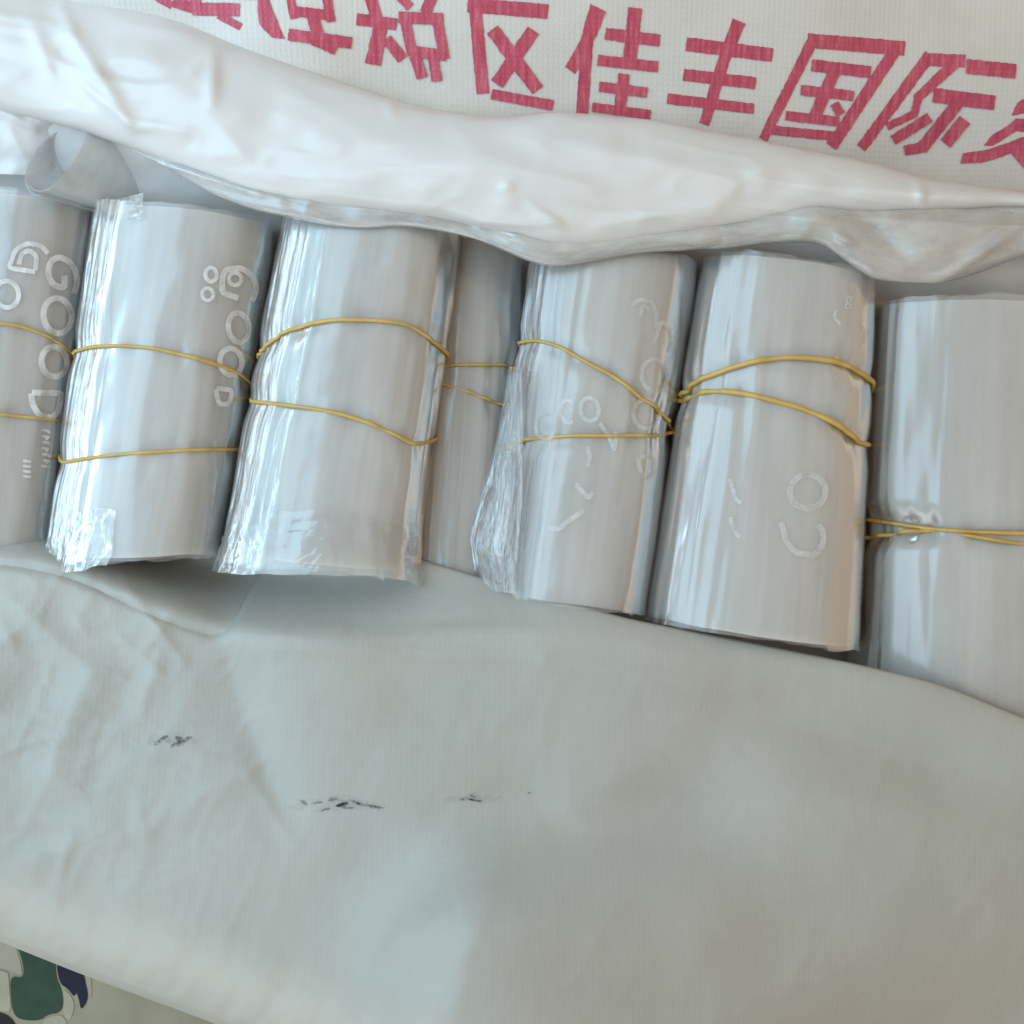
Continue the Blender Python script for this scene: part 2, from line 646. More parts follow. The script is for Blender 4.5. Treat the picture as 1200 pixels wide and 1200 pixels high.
# front panel ------------------------------------------------------
RIM = [(-450, 640), (-150, 652), (0, 660), (60, 667), (130, 697), (200, 729), (262, 749), (400, 758), (560, 752), (700, 758), (800, 775),
       (1000, 800), (1700, 1040)]
EB = [(-450, 600), (0, 606), (140, 624), (300, 630), (480, 652), (560, 676), (620, 695), (740, 727), (870, 752), (1000, 778),
      (1100, 801), (1200, 842), (1350, 900), (1700, 1000)]
EA = RIM[:7] + [(285, 751), (300, 640)] + EB[4:]
FB = [(-450, 890), (-200, 1012), (0, 1102), (100, 1142), (250, 1197), (400, 1262), (600, 1330), (900, 1400), (1700, 1480)]

CREASE = [  # x0,y0,x1,y1, half width px, height m
    (0, 690, 110, 790, 22, 0.0030), (20, 770, 0, 720, 14, 0.0016), (150, 690, 215, 775, 8, 0.0016), (110, 790, 60, 900, 30, 0.003),
    (60, 900, 150, 1000, 34, 0.0022), (262, 752, 330, 960, 34, -0.0045), (286, 900, 345, 990, 12, 0.0010),
    (300, 757, 640, 772, 12, 0.0020), (640, 775, 880, 812, 18, 0.0026), (420, 735, 620, 722, 22, -0.0035), (860, 830, 1200, 925, 40, -0.0050),
    (900, 920, 1200, 980, 50, 0.0045), (40, 1010, 130, 970, 20, 0.0016), (455, 1120, 560, 1040, 20, 0.0016),
    (420, 1190, 470, 1090, 10, 0.0018), (640, 960, 780, 880, 60, 0.004), (190, 760, 165, 830, 9, 0.0010),
    (0, 860, 90, 830, 18, 0.0016), (150, 985, 300, 900, 18, 0.0010), (170, 760, 215, 705, 6, 0.0010), (140, 745, 190, 790, 6, 0.0008),
]


def crease_sum(px, py, lst):
    z = 0
    for x0, y0, x1, y1, w, h in lst:
        d = np.array([x1 - x0, y1 - y0], float)
        L2 = (d ** 2).sum()
        t = ((px - x0) * d[0] + (py - y0) * d[1]) / L2
        tc = np.clip(t, 0, 1)
        dx = px - (x0 + tc * d[0])
        dy = py - (y0 + tc * d[1])
        r = np.sqrt(dx * dx + dy * dy)
        z = z + h * np.exp(-np.abs(r / w) ** 1.5) * (0.55 + 0.45 * np.sin(np.pi * np.clip(t, 0, 1)))
    return z


def front_z(px, py):
    ea = curve(RIM, px)
    z = 0.040 + 0.0 * px
    rec = sm(4, 85, ea - py)
    z = z - rec * (0.064 - 0.040 * sm(230, 560, px) - 0.012 * sm(560, 760, px) - 0.010 * sm(950, 1150, px))
    z = z + 0.010 * sm(0, 260, py - ea)                                   # swells away from the rim
    # tent ridge running down from (600, 970)
    xr = 600 - (py - 970) * 0.27
    amp = sm(930, 1120, py)
    z = z + amp * 0.045 * np.where(px < xr, np.exp(-((px - xr) / 105) ** 2), np.exp(-((px - xr) / 330) ** 2))
    z = z - 0.045 * sm(960, 1300, px + (py - 1100) * 1.2) * sm(1050, 1230, py)   # turns down at lower right
    z = z + 0.006 * fbm(px * 0.0035, py * 0.0035, 21, 2)
    z = z + crease_sum(px, py, CREASE)
    z = z + 0.0011 * (ridged(px * 0.012 + py * 0.005, py * 0.010, 31, 4) - 0.8) * (0.25 + 0.75 * sm(420, 60, px)) * (1 - 0.0 * py)
    return z


def on_front(px, py):
    return P(px, py, front_z(px, py))


xs = np.concatenate([np.linspace(-450, -30, 30)[:-1], np.linspace(-30, 1230, 300), np.linspace(1230, 1700, 30)[1:]])
nv = 190
SH = 120.0   # width of the shoulder above the lower fold
rows = []
ea = curve(EA, xs)
fb = curve(FB, xs)
for j in range(nv):
    s = j / (nv - 1)
    if s < 0.82:
        py = ea + (fb - SH - ea) * (s / 0.82)
        z = front_z(xs, py)
        # rolled rim
        z = z - (0.005 - 0.003 * sm(260, 400, xs)) * np.exp(-(py - ea) / 6.0)
        rows.append(P(xs, py, z))
    else:
        ph = (s - 0.82) / 0.18 * 1.62
        py0 = fb - SH
        z0 = front_z(xs, py0 + SH * min(math.sin(min(ph, 1.57)), 1.0) * 0.6)
        py = py0 + SH * math.sin(ph)
        bumpy = 0.0022 * fbm(xs * 0.03 + py * 0.02, py * 0.012, 41, 3) * math.sin(min(ph, 1.5))
        z = z0 + bumpy - 0.055 * (1 - math.cos(ph)) - (0.09 * max(0, ph - 1.2))
        rows.append(P(xs, py, np.maximum(z, ZG + 0.006)))
FV = np.array(rows)
uvf = np.stack(np.meshgrid(xs / 1200, np.linspace(0, 1, nv)), -1)
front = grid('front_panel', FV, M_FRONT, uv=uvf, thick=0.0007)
adopt(front, sack)


def smudge(cx, cy, spots, mat=None, up=0.0012, nm='ink_smudge'):
    import bmesh
    rs = random.Random(int(cx))
    b = bmesh.new()
    for (dx, dy, L, w, ang) in spots:
        ca, sa = math.cos(ang), math.sin(ang)
        pts = []
        for j in range(10):
            a = j / 10 * 2 * math.pi
            rx = L * rs.uniform(0.6, 1.2) * math.cos(a)
            ry = w * rs.uniform(0.6, 1.3) * math.sin(a)
            pts.append((cx + dx + rx * ca - ry * sa, cy + dy + rx * sa + ry * ca))
        p = np.array(pts)
        W = on_front(p[:, 0], p[:, 1])
        W[:, 2] += up
        b.faces.new([b.verts.new(w_) for w_ in W[::-1]])
    me = bpy.data.meshes.new('ink_smudge')
    b.to_mesh(me)
    b.free()
    o = link(nm, me, mat or M_SMUDGE, None)
    adopt(o, front)


smudge(205, 867, [(-14, -2, 9, 3, -.6), (-20, 3, 5, 2, -.4), (6, -1, 7, 3.2, .5), (8, 3, 10, 3, -.4), (17, -3, 6, 2, -.1), (-2, 6, 5, 2, -.7)])
smudge(402, 942, [(-46, -2, 6, 2, .6), (-30, -2, 9, 1.6, -.1), (-12, -6, 7, 2.5, 0), (0, 0, 10, 3, -.15), (-20, 6, 8, 1.6, -.3),
                  (14, -3, 8, 2, .3), (28, 1, 14, 2, .15), (38, 3, 12, 1.8, .1), (6, 4, 7, 1.5, 0)])
smudge(552, 936, [(-10, 0, 4, 1.5, 0), (0, -5, 2.6, 1.5, 0), (3, 1, 6, 1.5, .1), (10, 2, 4, 1.2, 0), (34, -2, 3, 1.0, 0), (68, -8, 2.4, 1.2, 0)])

for bx, by, bl, bw in ((203, 867, 30, 9), (402, 943, 58, 9), (556, 935, 34, 6)):
    smudge(bx, by, [(-bl * .5, 0, bl * .6, bw * .8, -.1), (bl * .35, 1, bl * .7, bw * .7, .08), (0, -2, bl * .5, bw, 0)], M_BLEED, 0.0009, 'ink_bleed')

# ------------------------------------------------------------------ the inner plastic liner
liner = empty('plastic_liner', (0, 0, -0.07))
tag(liner, 'milky plastic liner bag bunched in folds along the mouth of the sack', 'liner')


def sheet(name, top, bot, zf, mat, x0, x1, nx, ny, thick=0.0):
    xs_ = np.linspace(x0, x1, nx)
    t = np.linspace(0, 1, ny)[:, None]
    a, b = curve(top, xs_), curve(bot, xs_)
    py = a[None] + (b - a)[None] * t
    px = np.broadcast_to(xs_, py.shape)
    V = P(px, py, zf(px, py, np.broadcast_to(t, py.shape)))
    o = grid(name, V, mat, uv=np.stack([px / 400, np.broadcast_to(t, py.shape)], -1), thick=thick)
    adopt(o, liner)
    return o


# floor of the liner under the rolls
sheet('liner_floor', [(-450, 120), (1700, 120)], [(-450, 900), (1700, 1050)],
      lambda x, y, t: -0.068 + 0.004 * fbm(x * .008, y * .008, 3, 3), M_LINER, -450, 1700, 60, 30)
# back wall climbing from the floor up to the fold
sheet('inner_back_wall', [(-450, 60), (0, 120), (300, 190), (700, 235), (1100, 260), (1700, 290)],
      [(-450, 330), (700, 330), (1700, 420)],
      lambda x, y, t: 0.034 - (0.085 - 0.035 * sm(700, 1000, x)) * t ** 1.3 + 0.004 * fbm(x * .012, y * .012, 6, 3), M_LINER, -450, 1700, 140, 30)
# front wall between the roll ends and the front panel
sheet('inner_front_wall', EB, [(a, b + 70) for a, b in RIM],
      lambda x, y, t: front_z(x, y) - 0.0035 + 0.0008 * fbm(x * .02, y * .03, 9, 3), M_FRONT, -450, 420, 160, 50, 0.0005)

# puffed fold lying along the back edge
LO = [(-450, 40), (-150, 90), (0, 128), (60, 143), (130, 164), (200, 192), (300, 230), (380, 243), (440, 248), (520, 258),
      (580, 272), (640, 290), (700, 290), (780, 277), (880, 262), (960, 252), (1060, 250), (1200, 244), (1400, 262), (1700, 300)]
FCR = [(70, 0, 85, 40, 7, .004), (85, 40, 150, 142, 10, .006), (95, 95, 150, 145, 6, .005), (150, 145, 215, 155, 8, .005),
       (40, 30, 60, 90, 10, .004), (250, 60, 248, 120, 7, .004), (240, 130, 300, 200, 12, .002), (455, 105, 460, 135, 5, .003),
       (600, 215, 590, 224, 5, .003), (620, 240, 655, 262, 5, .004), (650, 262, 560, 262, 6, .003), (640, 160, 880, 215, 22, .006),
       (880, 200, 980, 178, 8, .004), (900, 215, 1200, 236, 14, .005), (700, 250, 900, 235, 14, -.003), (330, 100, 420, 150, 16, .003),
       (700, 265, 840, 240, 9, .004), (1075, 205, 1082, 250, 4, .004), (560, 180, 700, 225, 14, .003), (180, 215, 320, 225, 10, .002)]


def fold_shell(name, up, lo, zc, H, x0, x1, nx, nf, mat, seed, cre, amp):
    xs_ = np.linspace(x0, x1, nx)
    a, b = curve(up, xs_), curve(lo, xs_)
    phi = np.linspace(-0.65, math.pi + 0.65, nf)[:, None]
    mid, half = (a + b) / 2, (b - a) / 2
    py = mid[None] - half[None] * np.cos(phi)
    px = np.broadcast_to(xs_, py.shape)
    top = np.clip(np.sin(phi), 0, 1)
    zz = zc(xs_)[None] + H(xs_)[None] * np.sign(np.sin(phi)) * np.abs(np.sin(phi)) ** 0.8
    zz = zz + top * (crease_sum(px, py, cre) + amp * (ridged(px * .006 + py * .004, py * .018 - px * .003, seed, 2) - 0.9)
                     + amp * 2.0 * fbm(px * .007, py * .010, seed + 2, 3))
    V = P(px, py, zz)
    o = grid(name, V, mat, uv=np.stack([px / 300, np.broadcast_to(phi / math.pi, py.shape)], -1), thick=0.0003)
    adopt(o, liner)
    return o


fold_shell('back_fold', UP, LO, lambda x: 0.036 - 0.010 * sm(800, 1300, x),
           lambda x: 0.023 - 0.006 * sm(600, 1200, x), -450, 1700, 420, 90, M_LINER, 51, [(a, b, c, d, w * 1.1, h * 0.75) for a, b, c, d, w, h in FCR], 0.0015)

# thinner film hanging from the fold over the two right-hand rolls
HU = [(760, 276), (900, 238), (1000, 232), (1100, 232), (1200, 236), (1400, 250), (1600, 280)]
HL = [(760, 279), (830, 292), (900, 285), (960, 284), (1000, 312), (1025, 328), (1060, 331), (1100, 333), (1140, 322),
      (1200, 300), (1400, 330), (1600, 360)]
HCR = [(960, 285, 1020, 330, 5, .004), (1040, 250, 1120, 238, 6, .004), (1100, 332, 1200, 262, 8, .005), (1000, 250, 1060, 300, 12, -.004),
       (980, 275, 1000, 285, 5, .004), (1060, 300, 1200, 250, 12, .003)]
fold_shell('hanging_fold', HU, HL, lambda x: 0.038 - 0.008 * sm(950, 1250, x), lambda x: 0.004 + 0.010 * sm(765, 960, x), 765, 1590, 200, 60,
           M_THIN, 61, HCR, 0.0020)
# clear film edge hanging out below the fold
LX = np.linspace(150, 1000, 60)
LWN = sm(150, 260, LX) * sm(1000, 900, LX)
LW = 1 + LWN * (7 + 14 * (0.5 + 0.5 * vnoise(LX * .012, 0.4, 81)) + 10 * np.exp(-((LX - 620) / 60) ** 2))
lo_ = curve(LO, LX)
fold_shell('film_lip', list(zip(LX, lo_ - 3 - 19 * LWN)), list(zip(LX, lo_ + LW)), lambda x: 0.040 - 0.006 * sm(800, 1000, x), lambda x: 0.002 + 0.005 * sm(150, 260, x),
           155, 995, 240, 30, M_THIN, 66, [(600, 275, 700, 268, 5, .003), (560, 262, 640, 288, 5, .003), (200, 195, 330, 235, 5, .003)], 0.0014)

# curled tube of film lying behind the two left-hand rolls
ax0, ax1 = P(66, 182, 0.040), P(192, 226, -0.03)
axd = ax1 - ax0
Lc = np.linalg.norm(axd)
axd = axd / Lc
sd = np.cross(axd, [0, 0, 1.0])
sd /= np.linalg.norm(sd)
up_ = np.cross(sd, axd)
tt = np.linspace(0, 1, 40)[:, None]
aa = np.linspace(-0.5, 2 * math.pi + 0.1, 60)[None]
rad = 0.0235 * (1 + 0.05 * np.sin(3 * aa) + 0.02 * fbm(tt * 4, aa * 2, 71, 2)) + 0.002 * aa / 6
shear = -0.012 * np.cos(aa)     # slanted mouth
CV = ax0 + axd * (tt * Lc)[..., None] + axd * (shear * (1 - tt))[..., None] + sd * (rad * np.cos(aa) * 0.95)[..., None] + \
    up_ * (rad * np.sin(aa) * 0.8)[..., None]
curl = grid('curled_edge', CV, M_CURL, uv=np.stack(np.broadcast_arrays(aa / 6, tt), -1), thick=0.0003)
adopt(curl, liner)
# flat film reaching from the left edge under the curl
sheet('left_film', [(-450, 70), (0, 118), (60, 138), (150, 165)], [(-450, 190), (-100, 196), (0, 204), (40, 205), (90, 180), (150, 167)],
      lambda x, y, t: 0.034 - 0.016 * t + crease_sum(x, y, [(40, 125, 60, 145, 6, .004), (0, 130, 40, 150, 8, .003), (10, 150, 30, 190, 8, .002)])
      - 0.02 * sm(30, 140, x) + 0.002 * fbm(x * .02, y * .02, 77, 3), M_LINER, -450, 148, 140, 40)


# ------------------------------------------------------------------ bag rolls and their rubber bands
class Roll:
    def __init__(self, tl, tr, bl, br, zt, zb, flat, seed, traces, pinch=0.0012, wr=1.0, side=0.0):
        self.zt, self.zb = zt, zb
        self.TL, self.TR = P(*tl, zt + 0.006), P(*tr, zt + 0.006)
        self.BL, self.BR = P(*bl, zb + 0.006), P(*br, zb + 0.006)
        for v, z in ((self.TL, zt), (self.TR, zt), (self.BL, zb), (self.BR, zb)):
            v[2] = z
        self.flat = flat
        self.seed = seed
        self.wr = wr
        self.pinch = 0
        self.tb = []
        self.traces = [self.solve(t) for t in traces]
        for ut in self.traces:
            o = np.argsort(ut[:, 0])
            self.tb.append((ut[o, 0], ut[o, 1]))
        self.pinch = pinch

    def S(self, u, t, off=0.0, wr=None):
        u, t = np.broadcast_arrays(np.asarray(u, float), np.asarray(t, float))
        L = self.TL + (self.BL - self.TL) * t[..., None]
        R = self.TR + (self.BR - self.TR) * t[..., None]
        Cn = (L + R) / 2
        A = (R - L) / 2
        a = np.linalg.norm(A, axis=-1)
        e = A / a[..., None]
        cu, su = np.cos(u), np.sin(u)
        w = self.wr if wr is None else wr
        s = self.seed
        # lengthwise folds and soft dents (periodic in u through cos/sin)
        d = 0.0011 * fbm(cu * 1.7 + t * 0.5, su * 1.7 + t * 0.9 + 3, s, 2)
        d = d + 0.0009 * w * (ridged(cu * 6 + t * 0.35, su * 6 + t * 0.5, s + 4, 2) - 0.8) * (0.2 + 0.8 * sm(0.1, -0.7, cu))
        d = d + 0.0003 * w * fbm(cu * 3 + t * 2.2, su * 3 + t * 5.5, s + 8, 3)
        d = d - 0.0012 * (np.exp(-((t) / 0.03) ** 2) + np.exp(-((1 - t) / 0.03) ** 2)) * 0.4
        if self.pinch:
            uu = np.mod(u, 2 * np.pi)
            for ub, tb in self.tb:
                c = np.interp(np.minimum(uu, 2 * np.pi), ub, tb)
                q = (t - c)
                d = d - self.pinch * np.exp(-(q / 0.035) ** 2) * (1.0 + 0.8 * vnoise(u * 5, s, s))
                # pleats running out from the band
                d = d + 0.0007 * w * np.sin(u * 19 + 4 * vnoise(u * 2, t * 2, s)) * np.exp(-(np.abs(q) / 0.10)) * vnoise(u * 2.3, 1.5, s + 2)
        r = d + off
        # squarish, slightly flattened section
        cq = np.sign(cu) * np.abs(cu) ** 0.86
        sq = np.sign(su) * np.abs(su) ** 0.86
        out = Cn + e * ((a + r) * cq)[..., None]
        out[..., 2] += (a * self.flat + r) * sq
        return out

    def solve(self, trace):
        """where on the roll does each traced pixel lie"""
        key = self.pinch
        if getattr(self, '_key', None) != key:
            u = np.linspace(-0.25, np.pi + 0.25, 160)
            t = np.linspace(-0.02, 1.02, 200)
            U, T = np.meshgrid(u, t)
            V = self.S(U, T, 0.001)
            X, Y = to_px(V)
            self._g = (U.ravel(), T.ravel(), X.ravel(), Y.ravel(), V[..., 2].ravel())
            self._key = key
        U, T, X, Y, Z = self._g
        q = np.array(trace, float)
        k = np.array([np.argmin((X - x) ** 2 + (Y - y) ** 2 - 400 * Z) for x, y in q])
        u0, t0 = U[k], T[k]
        du, dt = 0.024, 0.0055
        o = np.linspace(-1, 1, 7)
        OU, OT = [a.ravel() for a in np.meshgrid(o, o)]
        for _ in range(3):
            uu = u0[:, None] + OU * du
            tt = t0[:, None] + OT * dt
            V = self.S(uu, tt, 0.001)
            x, y = to_px(V)
            b = np.argmin((x - q[:, :1]) ** 2 + (y - q[:, 1:]) ** 2, axis=1)
            ii = np.arange(len(q))
            u0, t0 = uu[ii, b], tt[ii, b]
            du *= 0.35
            dt *= 0.35
        return np.stack([u0, t0], -1)


GRP = 'rolls of clear bags packed side by side'
GRB = 'rubber bands round the rolls'


def build_roll(tl, tr, bl, br, zt, zb, flat, seed, traces, label, bandlabel, band_r=0.0010, pinch=0.0009, wr=0.9,
               layers=6, ends=(0.012, 0.012)):
    R = Roll(tl, tr, bl, br, zt, zb, flat, seed, traces, pinch, wr)
    band_r *= 0.86
    base = (R.TL + R.TR + R.BL + R.BR) / 4
    base[2] -= np.linalg.norm(R.TR - R.TL) / 2 * flat
    root = empty('bag_roll', base)
    tag(root, label, 'bag roll', GRP)
    nu, nt = 150, 130
    u = np.linspace(0, 2 * np.pi, nu, endpoint=False)
    # the wound body: one closed solid, its ends stepped like the edges of many turns
    Vs, UVs, F = [], [], []
    prof = []
    for k, ins in enumerate((0.0, 0.002, 0.0024, 0.006, 0.0066, 0.012, 0.0128, 0.03)):
        prof.append((ins, 0.004 + 0.0026 * (k // 2) * (1 if k % 4 < 2 else 0.4)))
    st_t = [(-p[0], p[1]) for p in prof[::-1]] + [(0.0, x) for x in np.linspace(0.006, 0.994, nt)] + [(-p[0], 1 - p[1]) for p in prof]
    e0 = 0.006 * vnoise(np.cos(u) * 2, np.sin(u) * 2, seed) * 0.6
    rows_ = []
    for off_, tv in st_t:
        tr_ = tv + e0 * (1 if tv < 0.02 else (-1 if tv > 0.98 else 0))
        rows_.append(R.S(u, tr_ + 0 * u, off_, wr))
    V = np.array(rows_)
    m_ = V.shape[0]
    idx = np.arange(m_ * nu).reshape(m_, nu)
    idx = np.concatenate([idx, idx[:, :1]], 1)
    F.append(np.stack([idx[:-1, 1:], idx[:-1, :-1], idx[1:, :-1], idx[1:, 1:]], -1).reshape(-1, 4))
    Vs.append(V.reshape(-1, 3))
    tvs = np.array([x[1] for x in st_t])[:, None]
    UVs.append(np.stack(np.broadcast_arrays(u[None] / (2 * np.pi) + seed * .37, tvs + seed * 0.71), -1).reshape(-1, 2))
    V = np.concatenate(Vs)
    F = np.concatenate(F)
    UV = np.concatenate(UVs)
    me = bpy.data.meshes.new('wound_film')
    caps = [tuple(range(nu)), tuple(range(len(V) - 1, len(V) - nu - 1, -1))]
    me.from_pydata(V.tolist(), [], F.tolist() + caps)
    ul = me.uv_layers.new(name='UVMap')
    li = np.empty(len(me.loops), dtype=np.int32)
    me.loops.foreach_get('vertex_index', li)
    nq = len(F) * 4
    capuv = UV[li[nq:]]
    li = li[:nq]
    U4 = UV[li].reshape(-1, 4, 2)
    w = (U4[:, :, 0].max(1) - U4[:, :, 0].min(1)) > 0.5
    q = U4[w]
    mx = q[:, :, 0].max(1, keepdims=True)
    q[:, :, 0] = np.where(q[:, :, 0] < mx - 0.5, q[:, :, 0] + 1, q[:, :, 0])
    U4[w] = q
    ul.data.foreach_set('uv', np.concatenate([U4.reshape(-1, 2), capuv]).astype(np.float32).ravel())
    me.polygons.foreach_set('use_smooth', [True] * len(me.polygons))
    core = link('wound_film', me, M_WOUND)
    adopt(core, root)
    # the last loose turns of film, ragged at both ends
    u2 = np.linspace(0, 2 * np.pi, 150, endpoint=False)
    for m_, (ob, ov) in enumerate(((0.0004, 0.0001), (0.0010, 0.0003))):
        sd_ = seed + 40 * m_
        rag0 = -ends[0] * (0.5 + 0.5 * vnoise(np.cos(u2) * 3.1, np.sin(u2) * 3.1, sd_ + 30)) - 0.004 * vnoise(u2 * 9, 0.3, sd_ + 31) * (np.abs(u2 - np.pi) < 3.0)
        rag1 = 1 + ends[1] * (0.5 + 0.5 * vnoise(np.cos(u2) * 2.7, np.sin(u2) * 2.7, sd_ + 33)) + 0.004 * vnoise(u2 * 9, 0.8, sd_ + 34) * (np.abs(u2 - np.pi) < 3.0)
        s = np.linspace(0, 1, 110)[:, None]
        t = rag0[None] + (rag1 - rag0)[None] * s
        offw = ob + ov * vnoise(np.cos(u2)[None] * 2 + t * 3, np.sin(u2)[None] * 2 + t * 2, sd_ + 36) + ob * 0.8 * np.exp(-(1 - s) / 0.03)
        offw = offw + ob * 0.35 * (ridged(np.cos(u2)[None] * 5 + t * 0.6, np.sin(u2)[None] * 5 + t * 0.4, sd_ + 38, 2) - 0.6)
        for ub, tb in R.tb:
            c = np.interp(np.mod(u2, 2 * np.pi), ub, tb)[None]
            offw = offw - (offw - 0.0003 - 0.0003 * m_) * np.exp(-((t - c) / (0.03 + 0.015 * m_)) ** 2)
        W = R.S(np.broadcast_to(u2, t.shape), t, np.maximum(offw, 0.00025 + 0.0003 * m_), wr)
        wrap = grid('outer_wrap', W[:, ::-1], M_WRAP, uv=np.stack(np.broadcast_arrays(u2[None, ::-1] / (2 * np.pi) + m_ * .3, t), -1), closed=True)
        adopt(wrap, root)
    # rubber band: one loop wound twice
    if traces:
        seq_u, seq_t = [], []
        for k, ut in enumerate(R.traces):
            o = np.argsort(-ut[:, 0])
            uu, tb = ut[o, 0], ut[o, 1]
            nxt = R.traces[(k + 1) % len(R.traces)]
            on = np.argsort(-nxt[:, 0])
            seq_u += list(uu - 2 * np.pi * k)
            seq_t += list(tb)
            nu0 = nxt[on[0], 0] - 2 * np.pi
            for f in (0.15, 0.5, 0.85):
                seq_u.append(uu[-1] + (nu0 - uu[-1]) * f - 2 * np.pi * k)
                seq_t.append(tb[-1] + (nxt[on[0], 1] - tb[-1]) * f)
        su, stt = np.array(seq_u), np.array(seq_t)
        total = 2 * np.pi * len(R.traces)
        o = np.argsort(-su)
        su, stt = su[o], stt[o]
        uu = su[0] - np.linspace(0, total, 420, endpoint=False)
        ext_u = np.concatenate([su + total, su, su - total])
        ext_t = np.concatenate([stt, stt, stt])
        tt_ = np.interp(-uu, -ext_u, ext_t)
        kk = np.hanning(19)
        kk /= kk.sum()
        tt_ = np.convolve(np.concatenate([tt_[-9:], tt_, tt_[:9]]), kk, mode='valid')
        lift = band_r * 0.75 + 0.0005 + 0.0004 * (np.arange(420) < 210)
        pts = R.S(uu, tt_, lift)
        b = tube('rubber_band', pts, band_r * (1 + 0.12 * vnoise(np.arange(420) * 0.15, seed, 4)), M_BAND, closed=True)
        # object origin at the band's lowest point
        me_ = b.data
        lo = pts[np.argmin(pts[:, 2])]
        for v in me_.vertices:
            v.co -= Vector(lo)
        b.location = lo
        tag(b, bandlabel, 'rubber band', GRB)
    return R, root


def ribbon(R, strokes, root, name='printed_letter', lift=0.00135, mat=None, bold=1.4):
    """print on the film: each letter is one mesh of ribbons lying on the roll"""
    Vv, Ff = [], []
    for pts, w in strokes:
        p = np.array(pts, float)
        w = w * bold
        seg = np.concatenate([[0], np.cumsum(np.linalg.norm(np.diff(p, axis=0), axis=1))])
        n_ = max(6, int(seg[-1] / 2.5))
        q = np.stack([np.interp(np.linspace(0, seg[-1], n_), seg, p[:, i]) for i in (0, 1)], -1)
        if n_ > 9:
            k = np.array([1, 2, 3, 2, 1]) / 9
            q = np.stack([np.convolve(np.pad(q[:, i], 2, mode='edge'), k, 'valid') for i in (0, 1)], -1)
        d = np.gradient(q, axis=0)
        d /= np.linalg.norm(d, axis=1)[:, None] + 1e-9
        nn = np.stack([-d[:, 1], d[:, 0]], -1)
        a = R.solve(q + nn * w / 2)
        b = R.solve(q - nn * w / 2)
        base = len(Vv)
        A = R.S(a[:, 0], a[:, 1], lift)
        B = R.S(b[:, 0], b[:, 1], lift)
        Vv += A.tolist() + B.tolist()
        for i in range(len(A) - 1):
            Ff.append((base + i, base + i + 1, base + len(A) + i + 1, base + len(A) + i))
    me = bpy.data.meshes.new(name)
    me.from_pydata(Vv, [], Ff)
    o = link(name, me, mat or M_PRINT)
    adopt(o, root)
    return o


def ell(cx, cy, rx, ry, a0=0, a1=374, tilt=-8):
    a = np.radians(np.linspace(a0, a1, 40))
    c, s = math.cos(math.radians(tilt)), math.sin(math.radians(tilt))
    x, y = rx * np.cos(a), ry * np.sin(a)
    return list(zip(cx + x * c - y * s, cy + x * s + y * c))


# first roll from the left, cut by the picture edge
R1, o1 = build_roll((-112, 232), (109, 246), (-165, 640), (56, 656), 0.006, 0.0, 0.62, 1,
    [[(-120, 405), (-60, 383), (0, 378), (30, 383), (60, 396), (82, 412)], [(-140, 500), (-60, 484), (0, 485), (40, 490), (75, 493)]],
    'clear bag roll cut off by the left picture edge, with large white letters',
    'yellow rubber band wound twice round the bag roll at the left picture edge', 0.0010)
for st in (
    [([(75, 322), (75, 338), (62, 334), (57, 326), (56, 314), (61, 304), (70, 301), (80, 306), (88, 317), (90, 331), (86, 345)], 5)],
    [(ell(67, 370, 16.5, 21), 5)], [(ell(63, 424, 15, 18), 5)],
    [([(36, 460), (73, 461), (70, 470), (68, 482), (60, 490), (46, 487), (38, 475), (36, 460)], 5)],
    [([(42, 319), (10, 314), (18, 293), (32, 285), (48, 288), (57, 298)], 4), ([(22, 311), (25, 297), (34, 293), (43, 300), (41, 318)], 4)],
    [(ell(8, 345, 14, 16), 4)],
):
    ribbon(R1, st, o1)
for k in range(7):
    ribbon(R1, [([(48 + (k % 3), 504 + k * 7), (57, 505 + k * 7), (57 - (k % 2) * 4, 508 + k * 7)], 2.2)], o1)
for k in range(4):
    ribbon(R1, [([(27, 540 + k * 6), (36, 541 + k * 6)], 2.2)], o1)

# second
R2, o2 = build_roll((112, 250), (326, 268), (58, 656), (259, 650), 0.0, 0.0, 0.74, 2,
    [[(85, 413), (120, 405), (160, 405), (220, 417), (270, 433), (293, 447)], [(72, 543), (110, 536), (170, 530), (230, 527), (282, 527)]],
    'bluish clear bag roll second from left with white letters near its right side',
    'yellow rubber band with wide apart loops round the second bag roll from left', 0.00115)
for st in (
    [([(280, 350), (260, 343), (260, 325), (264, 316), (282, 314), (294, 322), (300, 334), (299, 344), (293, 354)], 5)],
    [(ell(275, 327, 8, 8), 3.5)], [(ell(279, 384, 12, 18), 4.5)], [(ell(270, 424, 13, 16), 4.5)], [(ell(247, 322, 7, 9), 3.5)],
    [(ell(243, 345, 7, 8), 3)], [([(252, 455), (272, 457), (268, 474), (256, 474), (252, 455)], 4)],
):
    ribbon(R2, st, o2)

# third
R3, o3 = build_roll((336, 246), (542, 270), (262, 650), (488, 668), 0.002, 0.006, 0.72, 3,
    [[(305, 412), (330, 390), (370, 377), (430, 374), (480, 380), (508, 400)], [(292, 470), (330, 474), (380, 480), (440, 498), (486, 522)]],
    'wide pale clear bag roll third from left with no print and crumpled lower edge',
    'yellow rubber band crossing the pale unprinted third bag roll in two diverging arcs', 0.00125, 0.0013, 1.2, ends=(0.012, 0.03))

# fourth: lies deeper
R4, o4 = build_roll((480, 276), (622, 292), (455, 655), (600, 688), -0.032, -0.022, 0.85, 4,
    [[(508, 431), (540, 427), (592, 427)], [(508, 447), (545, 457), (582, 473)]],
    'narrow bag roll sunk deeper between the third roll and its wider neighbour',
    'thin yellow rubber band round the narrow sunken bag roll', 0.0009, 0.0010, 1.4)

